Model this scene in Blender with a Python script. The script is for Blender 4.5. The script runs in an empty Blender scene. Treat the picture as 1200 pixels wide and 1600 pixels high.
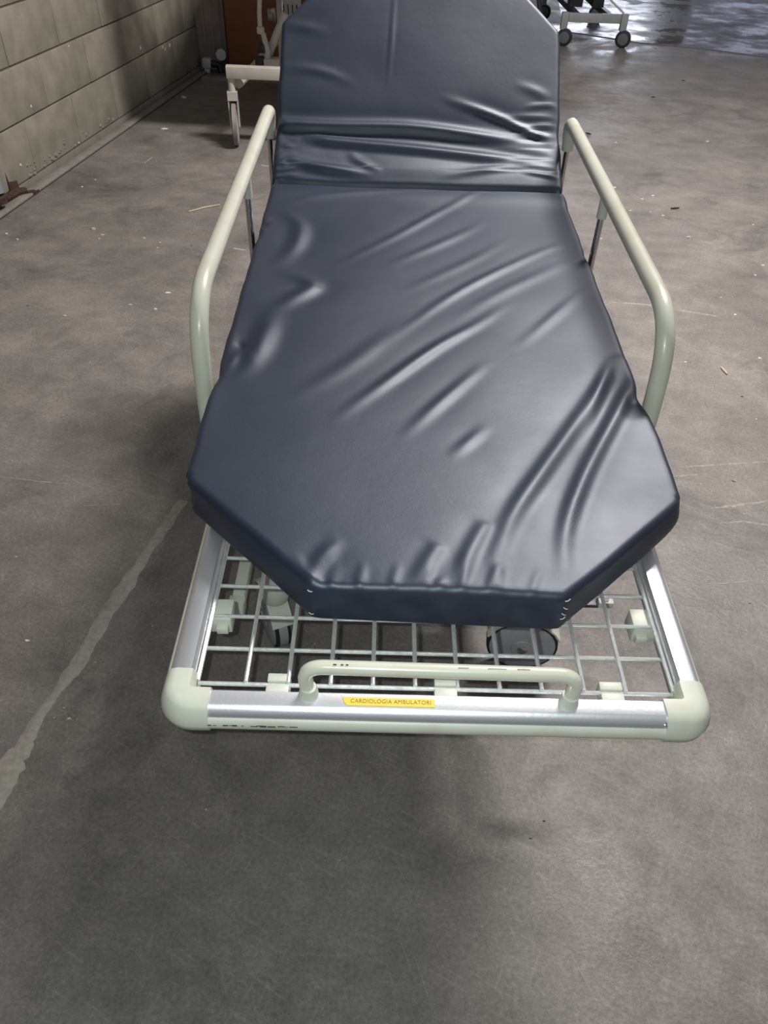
import bpy, bmesh, math, random
import numpy as np
from mathutils import Vector, Matrix

random.seed(7)
R = math.radians
scene = bpy.context.scene
COL = scene.collection

# ------------------------------------------------------------------ camera
F_PX, CAM_H, ROLL, HORIZON = 1200.0, 1.45, R(2.1), -270.0
_c, _s = math.cos(ROLL), math.sin(ROLL)
def _un(x, y): return x*_c + y*_s, -x*_s + y*_c
_xr, _yr = _un(618-600, HORIZON-800)
PITCH = math.atan2(-_yr, F_PX)
YAW = math.atan2(_xr, math.hypot(F_PX, _yr))
CAM = Vector((0, 0, CAM_H))
def ray(x, y):
    xr, yr = _un(x-600, y-800)
    v = (xr, F_PX, -yr)
    sp, cp = math.sin(PITCH), math.cos(PITCH)
    w = (v[0], v[1]*cp + v[2]*sp, -v[1]*sp + v[2]*cp)
    c, s = math.cos(YAW), math.sin(YAW)
    return Vector((w[0]*c - w[1]*s, w[0]*s + w[1]*c, w[2]))
def on_plane(x, y, p, n):
    d = ray(x, y)
    return CAM + d*((Vector(p)-CAM).dot(n)/d.dot(n))
def at(x, y, z=0.0): return on_plane(x, y, (0, 0, z), Vector((0, 0, 1)))
def at_y(x, y, yy): return on_plane(x, y, (0, yy, 0), Vector((0, 1, 0)))

cd = bpy.data.cameras.new('camera'); cam = bpy.data.objects.new('camera', cd); COL.objects.link(cam)
fw = ray(600, 800).normalized(); rt = (ray(601, 800)-ray(600, 800)).normalized(); up = rt.cross(fw)
cam.matrix_world = Matrix(((rt.x, up.x, -fw.x, 0), (rt.y, up.y, -fw.y, 0), (rt.z, up.z, -fw.z, CAM_H), (0, 0, 0, 1)))
cd.sensor_width = 36; cd.sensor_fit = 'AUTO'; cd.lens = F_PX/1600*36; cd.clip_start = .01; cd.clip_end = 200
scene.camera = cam

# ------------------------------------------------------------------ light and exposure
world = bpy.data.worlds.new('world'); scene.world = world; world.use_nodes = True
bg = world.node_tree.nodes['Background']; bg.inputs[0].default_value = (.92, .95, 1, 1); bg.inputs[1].default_value = .19
def lamp(name, kind, loc, energy, color, target=None, **kw):
    l = bpy.data.lights.new(name, kind); o = bpy.data.objects.new(name, l); COL.objects.link(o)
    o.location = loc; l.energy = energy; l.color = color
    for k, v in kw.items(): setattr(l, k, v)
    if target is not None:
        o.rotation_euler = (Vector(target)-Vector(loc)).to_track_quat('-Z', 'Y').to_euler()
    return o
lamp('ceiling_tube_light', 'AREA', (1.45, 3.4, 3.8), 270, (1, .93, .885), shape='RECTANGLE', size=1.3, size_y=.34)
fl = lamp('phone_flash', 'SPOT', CAM + rt*-.019 + up*.010, 32, (.90, 1, .95), target=CAM+fw, shadow_soft_size=.003, spot_size=R(130), spot_blend=.5)
vs = scene.view_settings
vs.view_transform = 'Standard'; vs.look = 'None'; vs.gamma = 1; vs.use_curve_mapping = False; vs.exposure = 0

# ------------------------------------------------------------------ materials
def mat(name, base=(.5, .5, .5), rough=.5, metal=0.0, spec=.5, noise=None, bump=None, coat=0, emit=None):
    """noise: (scale, colour2, low, high[, detail]) ; bump: (scale, strength)"""
    m = bpy.data.materials.new(name); m.use_nodes = True
    nt = m.node_tree; N = nt.nodes; L = nt.links; b = N['Principled BSDF']
    b.inputs['Base Color'].default_value = (*base, 1); b.inputs['Roughness'].default_value = rough
    b.inputs['Metallic'].default_value = metal; b.inputs['Specular IOR Level'].default_value = spec
    b.inputs['Coat Weight'].default_value = coat
    tc = N.new('ShaderNodeTexCoord')
    if noise:
        n = N.new('ShaderNodeTexNoise'); n.inputs['Scale'].default_value = noise[0]; n.inputs['Detail'].default_value = 6
        L.new(tc.outputs['Object'], n.inputs['Vector'])
        r = N.new('ShaderNodeValToRGB'); r.color_ramp.elements[0].position = noise[2]; r.color_ramp.elements[1].position = noise[3]
        r.color_ramp.elements[0].color = (*base, 1); r.color_ramp.elements[1].color = (*noise[1], 1)
        L.new(n.outputs['Fac'], r.inputs['Fac']); L.new(r.outputs['Color'], b.inputs['Base Color'])
    if bump:
        n = N.new('ShaderNodeTexNoise'); n.inputs['Scale'].default_value = bump[0]; n.inputs['Detail'].default_value = 4
        L.new(tc.outputs['Object'], n.inputs['Vector'])
        bp = N.new('ShaderNodeBump'); bp.inputs['Strength'].default_value = bump[1]; bp.inputs['Distance'].default_value = .002
        L.new(n.outputs['Fac'], bp.inputs['Height']); L.new(bp.outputs['Normal'], b.inputs['Normal'])
    if emit:
        b.inputs['Emission Color'].default_value = (*emit[0], 1); b.inputs['Emission Strength'].default_value = emit[1]
    return m

def concrete_floor():
    m = bpy.data.materials.new('concrete_floor'); m.use_nodes = True
    nt = m.node_tree; N = nt.nodes; L = nt.links; b = N['Principled BSDF']
    geo = N.new('ShaderNodeNewGeometry')
    def noise(sc, det=8, ro=.6, dist=0, vec=None):
        n = N.new('ShaderNodeTexNoise'); n.inputs['Scale'].default_value = sc; n.inputs['Detail'].default_value = det
        n.inputs['Roughness'].default_value = ro; n.inputs['Distortion'].default_value = dist
        L.new(vec or geo.outputs['Position'], n.inputs['Vector']); return n.outputs['Fac']
    def ramp(fac, p0, c0, p1, c1):
        r = N.new('ShaderNodeValToRGB'); e = r.color_ramp.elements
        e[0].position, e[1].position = p0, p1
        e[0].color, e[1].color = (*c0, 1), (*c1, 1)
        L.new(fac, r.inputs['Fac']); return r.outputs['Color']
    def mix(mode, f, a, c):
        x = N.new('ShaderNodeMix'); x.data_type = 'RGBA'; x.blend_type = mode
        if isinstance(f, float): x.inputs[0].default_value = f
        else: L.new(f, x.inputs[0])
        L.new(a, x.inputs[6]); L.new(c, x.inputs[7]); return x.outputs[2]
    big = ramp(noise(1.3, 7, .62, .4), .3, (.160, .149, .140), .7, (.262, .242, .225))
    mid = ramp(noise(5, 10, .74, .3), .32, (.66, .66, .67), .64, (1.08, 1.07, 1.06))
    fine = ramp(noise(120, 8, .85), .36, (.64, .64, .64), .64, (1.30, 1.30, 1.30))
    mp = N.new('ShaderNodeMapping'); mp.inputs['Scale'].default_value = (2.0, 6, 1); mp.inputs['Rotation'].default_value = (0, 0, .25)
    L.new(geo.outputs['Position'], mp.inputs['Vector'])
    streak = ramp(noise(2.4, 6, .6, .5, mp.outputs['Vector']), .35, (.8, .8, .81), .65, (1.08, 1.07, 1.06))
    speck = ramp(noise(190, 2, .5), .66, (1, 1, 1), .72, (1.9, 1.9, 1.85))
    c = mix('MULTIPLY', 1.0, big, mid); c = mix('MULTIPLY', .9, c, fine); c = mix('MULTIPLY', .35, c, streak); c = mix('MULTIPLY', .5, c, speck)
    for rot, sc, thr in ((.5, (2.2, 34, 1), .61), (-1.15, (2.6, 46, 1), .62), (1.2, (2.0, 40, 1), .63)):
        mq = N.new('ShaderNodeMapping'); mq.inputs['Scale'].default_value = sc
        mr_ = N.new('ShaderNodeMapping'); mr_.inputs['Rotation'].default_value = (0, 0, rot); L.new(geo.outputs['Position'], mr_.inputs['Vector'])
        L.new(mr_.outputs['Vector'], mq.inputs['Vector'])
        c = mix('MULTIPLY', .45, c, ramp(noise(3.0, 7, .7, .25, mq.outputs['Vector']), thr-.05, (1, 1, 1), thr+.04, (1.45, 1.44, 1.42)))
    stain = ramp(noise(2.2, 9, .72, .8), .34, (.50, .51, .52), .46, (1, 1, 1))
    c = mix('MULTIPLY', .65, c, stain)
    L.new(c, b.inputs['Base Color'])
    # roughness: matt with polished islands; smoother where the far end is wet
    rr = ramp(noise(2.6, 8, .7, .2), .38, (.36,)*3, .60, (.62,)*3)
    sx = N.new('ShaderNodeSeparateXYZ'); L.new(geo.outputs['Position'], sx.inputs[0])
    mr = N.new('ShaderNodeMapRange'); mr.inputs[1].default_value = 7.0; mr.inputs[2].default_value = 8.2
    mr.inputs[3].default_value = 0; mr.inputs[4].default_value = 1; L.new(sx.outputs['Y'], mr.inputs[0])
    wet = ramp(noise(2.2, 5, .6, .6), .36, (.16,)*3, .54, (.6,)*3)
    rf = mix('MIX', mr.outputs[0], rr, wet)
    L.new(rf, b.inputs['Roughness'])
    bp = N.new('ShaderNodeBump'); bp.inputs['Strength'].default_value = .35; bp.inputs['Distance'].default_value = .004
    L.new(noise(60, 8, .7), bp.inputs['Height']); L.new(bp.outputs['Normal'], b.inputs['Normal'])
    b.inputs['Specular IOR Level'].default_value = .45
    return m

M = {}
M['floor'] = concrete_floor()
M['wet'] = mat('wet_concrete', (.07, .068, .075), .12, spec=.6, noise=(3, (.13, .12, .125), .35, .7), bump=(7, .5))
def _wet_rough(m):
    N = m.node_tree.nodes; L = m.node_tree.links
    tc = N.new('ShaderNodeTexCoord'); n = N.new('ShaderNodeTexNoise'); n.inputs['Scale'].default_value = 2.3; n.inputs['Detail'].default_value = 7; n.inputs['Roughness'].default_value = .65
    L.new(tc.outputs['Object'], n.inputs['Vector']); r = N.new('ShaderNodeMapRange')
    r.inputs[1].default_value = .38; r.inputs[2].default_value = .6; r.inputs[3].default_value = .12; r.inputs[4].default_value = .5
    L.new(n.outputs['Fac'], r.inputs[0]); L.new(r.outputs[0], N['Principled BSDF'].inputs['Roughness'])
_wet_rough(M['wet'])
M['patch'] = mat('crack_mortar', (.24, .225, .195), .85, noise=(60, (.34, .32, .28), .3, .7), bump=(140, .8))
M['scratch'] = mat('pale_scratch', (.40, .37, .34), .9, noise=(90, (.26, .24, .225), .35, .6))
M['block'] = mat('wall_block', (.205, .19, .155), .9, noise=(9, (.30, .278, .225), .3, .72), bump=(70, .6))
M['mortar'] = mat('wall_mortar', (.105, .095, .078), .95, noise=(30, (.15, .135, .11), .3, .7), bump=(90, .6))
M['kerb'] = mat('kerb_concrete', (.20, .185, .165), .9, noise=(14, (.27, .25, .22), .3, .7), bump=(80, .6))
M['plaster'] = mat('pale_plaster', (.36, .30, .27), .9, noise=(5, (.24, .20, .185), .3, .65), bump=(40, .5))
M['cream'] = mat('cream_paint', (.56, .575, .485), .32, noise=(16, (.52, .515, .42), .45, .7), coat=.25)
M['cream_plastic'] = mat('cream_plastic', (.53, .55, .475), .45, noise=(22, (.49, .48, .40), .5, .75))
M['alu'] = mat('brushed_aluminium', (.84, .855, .90), .38, metal=.88, noise=(12, (.78, .80, .85), .3, .7), bump=(220, .06))
M['zinc'] = mat('zinc_wire', (.74, .78, .77), .36, metal=.62, noise=(90, (.60, .64, .64), .35, .7), bump=(160, .3))
M['chrome'] = mat('chrome', (.72, .70, .66), .12, metal=1)
M['steel'] = mat('dark_steel', (.12, .12, .125), .5, metal=.7)
M['rubber'] = mat('black_rubber', (.015, .015, .017), .6)
M['caster_grey'] = mat('caster_grey', (.33, .34, .37), .5, noise=(30, (.25, .255, .27), .45, .8))
M['tyre_grey'] = mat('tyre_grey', (.27, .245, .225), .7, noise=(30, (.2, .185, .17), .4, .7))
M['white_steel'] = mat('white_steel', (.52, .49, .44), .45, noise=(12, (.42, .39, .345), .45, .75))
M['grey_steel'] = mat('grey_steel', (.30, .33, .33), .5, noise=(10, (.25, .275, .275), .4, .7))
M['disc_grey'] = mat('disc_grey', (.11, .115, .125), .55)
M['wood'] = mat('brown_veneer', (.16, .060, .026), .5, noise=(5, (.24, .095, .040), .3, .7))
M['wood_edge'] = mat('dark_edge', (.03, .022, .018), .6)
M['white_plastic'] = mat('white_plastic', (.55, .56, .60), .4)
M['clear_plastic'] = mat('clear_plastic', (.42, .42, .42), .25, noise=(40, (.2, .18, .17), .4, .6))
M['black'] = mat('black_plastic', (.012, .012, .014), .45)
M['dark_cloth'] = mat('dark_vinyl', (.03, .03, .036), .5)
M['grey_vinyl'] = mat('grey_vinyl', (.16, .155, .165), .5, noise=(6, (.11, .105, .115), .3, .7))
M['rust'] = mat('rusty_iron', (.075, .035, .022), .85, noise=(60, (.03, .018, .014), .35, .65), bump=(120, .8))
M['pipe'] = mat('grey_pipe', (.22, .25, .27), .45)
M['sticker'] = mat('yellow_sticker', (.80, .53, .045), .45)
M['ink'] = mat('sticker_ink', (.22, .12, .03), .6)
M['chip'] = mat('white_chip', (.60, .58, .54), .8)
M['straw'] = mat('dry_straw', (.55, .47, .30), .8)
M['leaf'] = mat('dry_leaf', (.34, .29, .21), .85, noise=(80, (.5, .46, .4), .4, .6))
M['dark_bit'] = mat('dark_bit', (.035, .03, .027), .8)
M['thread'] = mat('white_thread', (.55, .57, .62), .6)
M['daylight'] = mat('daylight', (0, 0, 0), 1, emit=((.80, .87, 1), 9))
M['daylight_dim'] = mat('daylight_dim', (0, 0, 0), 1, emit=((.72, .76, 1), .75))

def vinyl():
    m = bpy.data.materials.new('navy_vinyl'); m.use_nodes = True
    nt = m.node_tree; N = nt.nodes; L = nt.links; b = N['Principled BSDF']
    tc = N.new('ShaderNodeTexCoord')
    def noise(sc, det, ro=.55):
        n = N.new('ShaderNodeTexNoise'); n.inputs['Scale'].default_value = sc; n.inputs['Detail'].default_value = det
        n.inputs['Roughness'].default_value = ro; L.new(tc.outputs['Object'], n.inputs['Vector']); return n.outputs['Fac']
    r = N.new('ShaderNodeValToRGB'); e = r.color_ramp.elements
    e[0].position, e[1].position = .3, .75; e[0].color = (.0070, .0118, .027, 1); e[1].color = (.0115, .0175, .038, 1)
    L.new(noise(6, 5), r.inputs['Fac']); L.new(r.outputs['Color'], b.inputs['Base Color'])
    r2 = N.new('ShaderNodeMapRange'); r2.inputs[3].default_value = .42; r2.inputs[4].default_value = .55
    L.new(noise(9, 6), r2.inputs[0]); L.new(r2.outputs[0], b.inputs['Roughness'])
    b.inputs['Specular IOR Level'].default_value = .76; b.inputs['Specular Tint'].default_value = (.82, .90, 1, 1)
    bp = N.new('ShaderNodeBump'); bp.inputs['Strength'].default_value = .10; bp.inputs['Distance'].default_value = .001
    L.new(noise(420, 3), bp.inputs['Height'])
    bp2 = N.new('ShaderNodeBump'); bp2.inputs['Strength'].default_value = .10; bp2.inputs['Distance'].default_value = .006
    L.new(noise(14, 4), bp2.inputs['Height']); L.new(bp.outputs['Normal'], bp2.inputs['Normal'])
    L.new(bp2.outputs['Normal'], b.inputs['Normal'])
    return m
M['vinyl'] = vinyl()

# ------------------------------------------------------------------ helpers
WORLD_LOC = {}
def base_of(parent): return WORLD_LOC.get(parent.name, Vector((0, 0, 0))) if parent else Vector((0, 0, 0))
def empty(name, loc, label, cat, group=None):
    o = bpy.data.objects.new(name, None); COL.objects.link(o); o.location = loc; o.empty_display_size = .1
    o['label'] = label; o['category'] = cat
    if group: o['group'] = group
    WORLD_LOC[o.name] = Vector(loc); return o
def tag(o, label, cat, group=None):
    o['label'] = label; o['category'] = cat
    if group: o['group'] = group
    return o
class MB:
    def __init__(s): s.v = []; s.f = []
    def add(s, vs_, fs):
        n = len(s.v); s.v += [Vector(p) for p in vs_]; s.f += [tuple(i+n for i in f) for f in fs]; return s
    def box(s, lo, hi, T=None, bev=0.0):
        bm = bmesh.new(); bmesh.ops.create_cube(bm, size=1)
        lo, hi = Vector(lo), Vector(hi)
        for v in bm.verts: v.co = Vector([lo[i]+(v.co[i]+.5)*(hi[i]-lo[i]) for i in range(3)])
        if bev: bmesh.ops.bevel(bm, geom=bm.edges[:], offset=bev, segments=2, affect='EDGES', profile=.5)
        bm.verts.index_update()
        s.add([T(v.co) if T else v.co for v in bm.verts], [[v.index for v in f.verts] for f in bm.faces]); bm.free(); return s
    def tube(s, pts, r, n=12, cap=True):
        pts = [Vector(p) for p in pts]; m = len(pts)
        rs = r if isinstance(r, (list, tuple)) else [r]*m
        tang = [(pts[min(i+1, m-1)]-pts[max(i-1, 0)]).normalized() for i in range(m)]
        a = tang[0].orthogonal().normalized(); vs_ = []
        for i in range(m):
            if i:
                q = tang[i-1].rotation_difference(tang[i]); a = (q @ a).normalized()
            b_ = tang[i].cross(a)
            for k in range(n):
                t = 2*math.pi*k/n; vs_.append(pts[i] + (a*math.cos(t)+b_*math.sin(t))*rs[i])
        fs = [(i*n+k, i*n+(k+1) % n, (i+1)*n+(k+1) % n, (i+1)*n+k) for i in range(m-1) for k in range(n)]
        if cap: fs += [tuple(range(n-1, -1, -1)), tuple(range((m-1)*n, m*n))]
        return s.add(vs_, fs)
    def lathe(s, c, axis, prof, n=28):
        """prof: [(along axis, radius)...]"""
        axis = Vector(axis).normalized(); a = axis.orthogonal().normalized(); b_ = axis.cross(a); c = Vector(c); vs_ = []
        for (h, r) in prof:
            for k in range(n):
                t = 2*math.pi*k/n; vs_.append(c+axis*h+(a*math.cos(t)+b_*math.sin(t))*r)
        m = len(prof)
        fs = [(i*n+k, i*n+(k+1) % n, (i+1)*n+(k+1) % n, (i+1)*n+k) for i in range(m-1) for k in range(n)]
        fs += [tuple(range(n-1, -1, -1)), tuple(range((m-1)*n, m*n))]
        return s.add(vs_, fs)
    def prism(s, prof_a, prof_b):
        n = len(prof_a)
        fs = [(k, (k+1) % n, n+(k+1) % n, n+k) for k in range(n)] + [tuple(range(n-1, -1, -1)), tuple(range(n, 2*n))]
        return s.add(list(prof_a)+list(prof_b), fs)
    def build(s, name, material, parent=None, loc=None, smooth=True, angle=38):
        off = base_of(parent) if parent else Vector(loc or (0, 0, 0))
        me = bpy.data.meshes.new(name); me.from_pydata([tuple(p-off) for p in s.v], [], s.f)
        bm = bmesh.new(); bm.from_mesh(me); bmesh.ops.recalc_face_normals(bm, faces=bm.faces)
        for f in bm.faces: f.smooth = smooth
        if smooth:
            for e in bm.edges:
                if len(e.link_faces) == 2 and e.calc_face_angle(0) > R(angle): e.smooth = False
        bm.to_mesh(me); bm.free()
        me.materials.append(material)
        o = bpy.data.objects.new(name, me); COL.objects.link(o)
        if parent: o.parent = parent; WORLD_LOC[o.name] = off
        else: o.location = off; WORLD_LOC[o.name] = off
        return o
def share(src, parent, shift):
    c = src.copy(); COL.objects.link(c); c.parent = parent; c.location = src.location + Vector(shift); return c
def structure(o): o['kind'] = 'structure'; return o
def arc_path(pts, rad, seg=6):
    """polyline with rounded inner corners"""
    pts = [Vector(p) for p in pts]; out = [pts[0]]
    for i in range(1, len(pts)-1):
        p0, p, p1 = pts[i-1], pts[i], pts[i+1]; r = rad[i-1] if isinstance(rad, (list, tuple)) else rad
        d0 = (p0-p).normalized(); d1 = (p1-p).normalized()
        a, c = p+d0*r, p+d1*r
        for k in range(seg+1):
            t = k/seg; out.append(a*(1-t)**2 + p*2*t*(1-t) + c*t*t)
    out.append(pts[-1]); return out

# ------------------------------------------------------------------ floor
fl_o = structure(MB().box((-9, -4, -.2), (12, 16.2, 0)).build('floor', M['floor'], smooth=False))
def flat_strip(name, pix, widths, material, h=.0016, ns=5, jit=.2, parent=fl_o):
    P = [at(x, y) for x, y in pix]; L_, R_ = [], []
    pts = []; ws = []
    for i in range(len(P)-1):
        for k in range(ns):
            t = k/ns; pts.append(P[i].lerp(P[i+1], t)); ws.append(widths[i]*(1-t)+widths[i+1]*t)
    pts.append(P[-1]); ws.append(widths[-1])
    for i, p in enumerate(pts):
        d = (pts[min(i+1, len(pts)-1)]-pts[max(i-1, 0)]).normalized(); n = Vector((-d.y, d.x, 0))
        a = ws[i]*.5*(1+random.uniform(-jit, jit)); c = ws[i]*.5*(1+random.uniform(-jit, jit))
        w = n*random.uniform(-jit, jit)*ws[i]*.4
        L_.append(p+n*a+w); R_.append(p-n*c+w)
    n = len(pts); z = Vector((0, 0, h))
    vs_ = [p+z for p in L_]+[p+z for p in R_]+[p-z*.5+(p-q)*.12 for p, q in zip(L_, R_)]+[q-z*.5+(q-p)*.12 for p, q in zip(L_, R_)]
    fs = []
    for i in range(n-1):
        fs += [(i, i+1, n+i+1, n+i), (2*n+i, 2*n+i+1, i+1, i), (n+i, n+i+1, 3*n+i+1, 3*n+i)]
    return MB().add(vs_, fs).build(name, material, parent, angle=80)
ck = [(790, 228), (740, 300), (690, 372), (640, 440), (600, 505), (545, 590), (480, 680), (440, 745), (400, 820), (350, 905), (290, 990), (235, 1070), (180, 1140), (130, 1225), (95, 1300), (60, 1340), (25, 1420), (-10, 1500), (-60, 1590)]
flat_strip('crack_filler', [(x/2.76, 700+y/2.76) for x, y in ck],
           [.03, .026, .03, .022, .026, .036, .034, .036, .030, .034, .030, .018, .022, .026, .034, .044, .046, .034, .03], M['patch'], h=.0022, ns=4, jit=.16)
for px, w in (([(952, 472), (1010, 476), (1050, 483), (1120, 494)], .008), ([(1062, 730), (1130, 726), (1200, 722)], .006),
              ([(1110, 795), (1150, 790), (1200, 783)], .010), ([(1105, 912), (1140, 911), (1175, 908)], .005),
              ([(1120, 818), (1160, 815), (1210, 822)], .007), ([(1050, 745), (1090, 742)], .005),
              ([(140, 750), (210, 768), (250, 780)], .0026), ([(130, 790), (190, 788)], .002), ([(0, 745), (60, 752), (110, 757)], .003),
              ([(365, 388), (385, 391)], .010), ([(408, 258), (422, 260)], .012), ([(225, 255), (238, 245)], .006)):
    flat_strip('scratch', px, [w*.4]+[w]*(len(px)-2)+[w*.4] if len(px) > 2 else [w, w], M['scratch'], h=.0006, ns=6, jit=.5)
flat_strip('wet_sheet_edge', [(888, 50), (930, 56), (975, 63), (1010, 68), (1060, 73), (1120, 79), (1200, 90)], [.05, .06, .05, .05, .035, .03, .02], M['wet'], h=.004, jit=.4)
wet_n = MB()
wp = [at(*p) for p in ((880, 48), (930, 55), (1000, 66), (1080, 75), (1150, 83), (1260, 97))]
wet_n.add([p+Vector((0, 0, .003)) for p in wp]+[Vector((p.x*1.55, 15.9, .003)) for p in wp]+[p+Vector((0, -.01, -.002)) for p in wp],
          [(i, i+1, 7+i, 6+i) for i in range(5)]+[(12+i, 13+i, i+1, i) for i in range(5)])
wet_n.build('wet_sheet', M['wet'], fl_o, smooth=False)

# ------------------------------------------------------------------ left block wall
WA = at(37, 300); WB = at(300, 120); wd = (WB-WA).normalized(); wn = Vector((wd.y, -wd.x, 0))   # wn points into the room
def wp_(s, z, o=0.0): return WA + wd*s + wn*o + Vector((0, 0, z))
S0, S1 = -4.2, 2.80
def wbox(mb, s0, s1, z0, z1, o0, o1, bev=0.0):
    return mb.box((s0, z0, o0), (s1, z1, o1), T=lambda c: wp_(c.x, c.y, c.z), bev=bev)
wall = structure(wbox(MB(), S0, S1, 0, 3.2, -.22, -.008).build('wall_left', M['mortar'], smooth=False))
zs = [.038, .297, .532, .768, 1.003, 1.238, 1.473, 1.708, 1.943, 2.178]
PIT = .517
for ci in range(len(zs)-1):
    off = .168 if ci % 2 == 0 else .168+PIT/2
    k0 = math.floor((S0-off)/PIT)
    s = off + k0*PIT
    while s < S1-.01:
        a, c = max(s+.0016, S0), min(s+PIT-.0016, S1)
        if c-a > .03:
            d = random.uniform(-.0025, .0025)
            wbox(MB(), a, c, zs[ci]+.004, zs[ci+1]-.004, -.05, d, bev=.004).build('block', M['block'], wall, angle=60)
        s += PIT
# rough footing strip below the first course, and the kerb
wbox(MB(), S0, S1, 0, .036, -.05, .002).build('footing', M['kerb'], wall)
kerb = wbox(MB(), S0, S1, -.004, .012, .016, .070, bev=.004).build('trim_1', M['kerb']); structure(kerb)
gap = MB(); wbox(gap, S0, S1, -.01, .0012, .002, .078); gap.build('joint_gap', M['dark_bit'], kerb)
for x, y, sz in ((219, 75, .012), (254, 74, .010), (258, 77, .008), (265, 71, .016), (48, 166, .008), (107, 72, .006), (32, 258, .008)):
    p = on_plane(x, y, WA, wn); m_ = MB()
    m_.lathe(p, wn, [(0, sz), (.003, sz*.8), (.004, sz*.3)], 8); m_.build('plaster_spot', M['chip'], wall)
# rough crumbled plaster along the foot of the wall
for i in range(34):
    s = random.uniform(.05, 1.15); z = .045+abs(random.gauss(0, .03)); r = random.uniform(.004, .011)
    MB().lathe(wp_(s, z, -.002), wn, [(0, r*1.2), (.004, r), (.007, r*.4)], 6).build('plaster_crumb', random.choice([M['kerb'], M['block'], M['chip'] if i % 7 == 0 else M['kerb']]), wall)

# concrete column at the end of the wall
cx0 = at(312, 124); col_ = MB().box((cx0.x-.35, 6.72, 0), (-1.10, 7.3, 3.2), bev=.01)
column = structure(col_.build('column', M['plaster'])); column['label'] = 'rough concrete column at the end of the block wall'
for i, x in enumerate((-1.40, -1.34, -1.29, -1.24)):
    MB().box((x-.012, 6.714, .10), (x+random.uniform(.005, .02), 6.73, 3.1), bev=.002).build('formwork_ridge', M['plaster'], column)
structure(MB().box((cx0.x+.02, 6.40, 0), (-.62, 6.46, .02)).build('trim_2', M['kerb']))

# unseen back wall; glowing windows added for the reflections on the wet floor
bw = MB()
for lo, hi in (((-9, 16, 0), (2.5, 16.2, 5)), ((2.5, 16, 0), (4.6, 16.2, 1.08)), ((2.5, 16, 2.2), (4.6, 16.2, 5)), ((4.6, 16, 0), (5.3, 16.2, 5)),
               ((5.3, 16, 0), (7.6, 16.2, .4)), ((5.3, 16, 2.2), (7.6, 16.2, 5)), ((7.6, 16, 0), (12, 16.2, 5))): bw.box(lo, hi)
structure(bw.build('wall_back', M['plaster'], smooth=False))
structure(MB().box((2.5, 16.15, 1.08), (4.6, 16.18, 2.2)).build('window_1', M['daylight'], smooth=False))
structure(MB().box((5.3, 16.15, .4), (7.6, 16.18, 2.2)).build('window_2', M['daylight_dim'], smooth=False))

# rusty bracket with grey pipe stub at the foot of the wall
rb = empty('rusty_bracket', at(22, 312), 'rusty iron bracket bolted at the foot of the block wall', 'bracket')
b0 = at(22, 306)
def bk(s, z, o): return b0 + wd*s + wn*o + Vector((0, 0, z))
MB().prism([bk(-.06, .0, .03), bk(.02, .0, .03), bk(.03, .06, .02), bk(.030, .20, .0), bk(-.02, .15, .01), bk(-.05, .13, .02)],
           [bk(-.06, .0, .0), bk(.02, .0, .0), bk(.03, .06, -.01), bk(.030, .20, -.03), bk(-.02, .15, -.02), bk(-.05, .13, -.01)]).build('plate', M['rust'], rb, smooth=False)
MB().tube([bk(-.12, .03, .03), bk(-.02, .03, .035), bk(.03, .02, .05)], .018, 8).build('hinge_pin', M['rust'], rb)
MB().prism([bk(-.02, .0, .03), bk(.06, .0, .06), bk(.09, .0, .09), bk(.04, .0, .10)], [bk(-.02, .02, .03), bk(.06, .015, .06), bk(.09, .01, .09), bk(.04, .015, .10)]).build('foot_flake', M['rust'], rb, smooth=False)
pp = MB().tube([bk(-.20, .08, .03), bk(-.17, .30, .0)], .05, 14).build('pipe_stub', M['pipe'], loc=bk(-.2, 0, .03)); tag(pp, 'grey painted pipe stub beside the rusty wall bracket', 'pipe')
MB().lathe(bk(-.20, .04, .03), (0, 0, 1), [(0, .055), (.03, .055), (.035, .05)], 14).build('pipe_collar', M['rust'], pp)

# ------------------------------------------------------------------ the stretcher
TAU = R(1.7); BO = Vector((.082, .55, .65))
BU = Vector((1, 0, 0)); BV = Vector((0, math.cos(TAU), math.sin(TAU))); BW = Vector((0, -math.sin(TAU), math.cos(TAU)))
def B(u, v, w): return BO + BU*u + BV*v + BW*w
def BT(c): return B(c.x, c.y, c.z)
def bed_px(x, y, w=0.0):
    p = on_plane(x, y, BO+BW*w, BW)-BO; return p.dot(BU), p.dot(BV)
st = empty('hospital_stretcher', (.082, 1.5, 0), 'wheeled hospital stretcher with aluminium frame, wire mesh deck and cream side rails', 'stretcher')

# rails: profile as (outward offset, height); outward is away from the bed
alu_prof = [(-.016, -.034), (-.016, -.005), (-.012, 0), (.006, 0), (.010, -.0018), (.0145, -.006), (.0175, -.013), (.0175, -.034)]
bum_prof = [(.0150, -.0135), (.0195, -.0145), (.0225, -.019), (.0235, -.025), (.0225, -.031), (.0195, -.0355), (.0150, -.0365)]
UE, VE = .322, -.004      # rail centre lines
VEND = 1.90
def rail(name, material, prof, kind, part_of=None):
    if kind == 'front':
        a = [B(-.285, VE-o, h) for o, h in prof]; b_ = [B(.285, VE-o, h) for o, h in prof]
    elif kind == 'head':
        a = [B(-.285, VEND+o, h) for o, h in prof]; b_ = [B(.285, VEND+o, h) for o, h in prof]
    else:
        sg = -1 if kind == 'left' else 1
        a = [B(sg*(UE+o), .030, h) for o, h in prof]; b_ = [B(sg*(UE+o), VEND-.03, h) for o, h in prof]
    return MB().prism(a, b_).build(name, material, part_of or st, angle=50)
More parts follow.
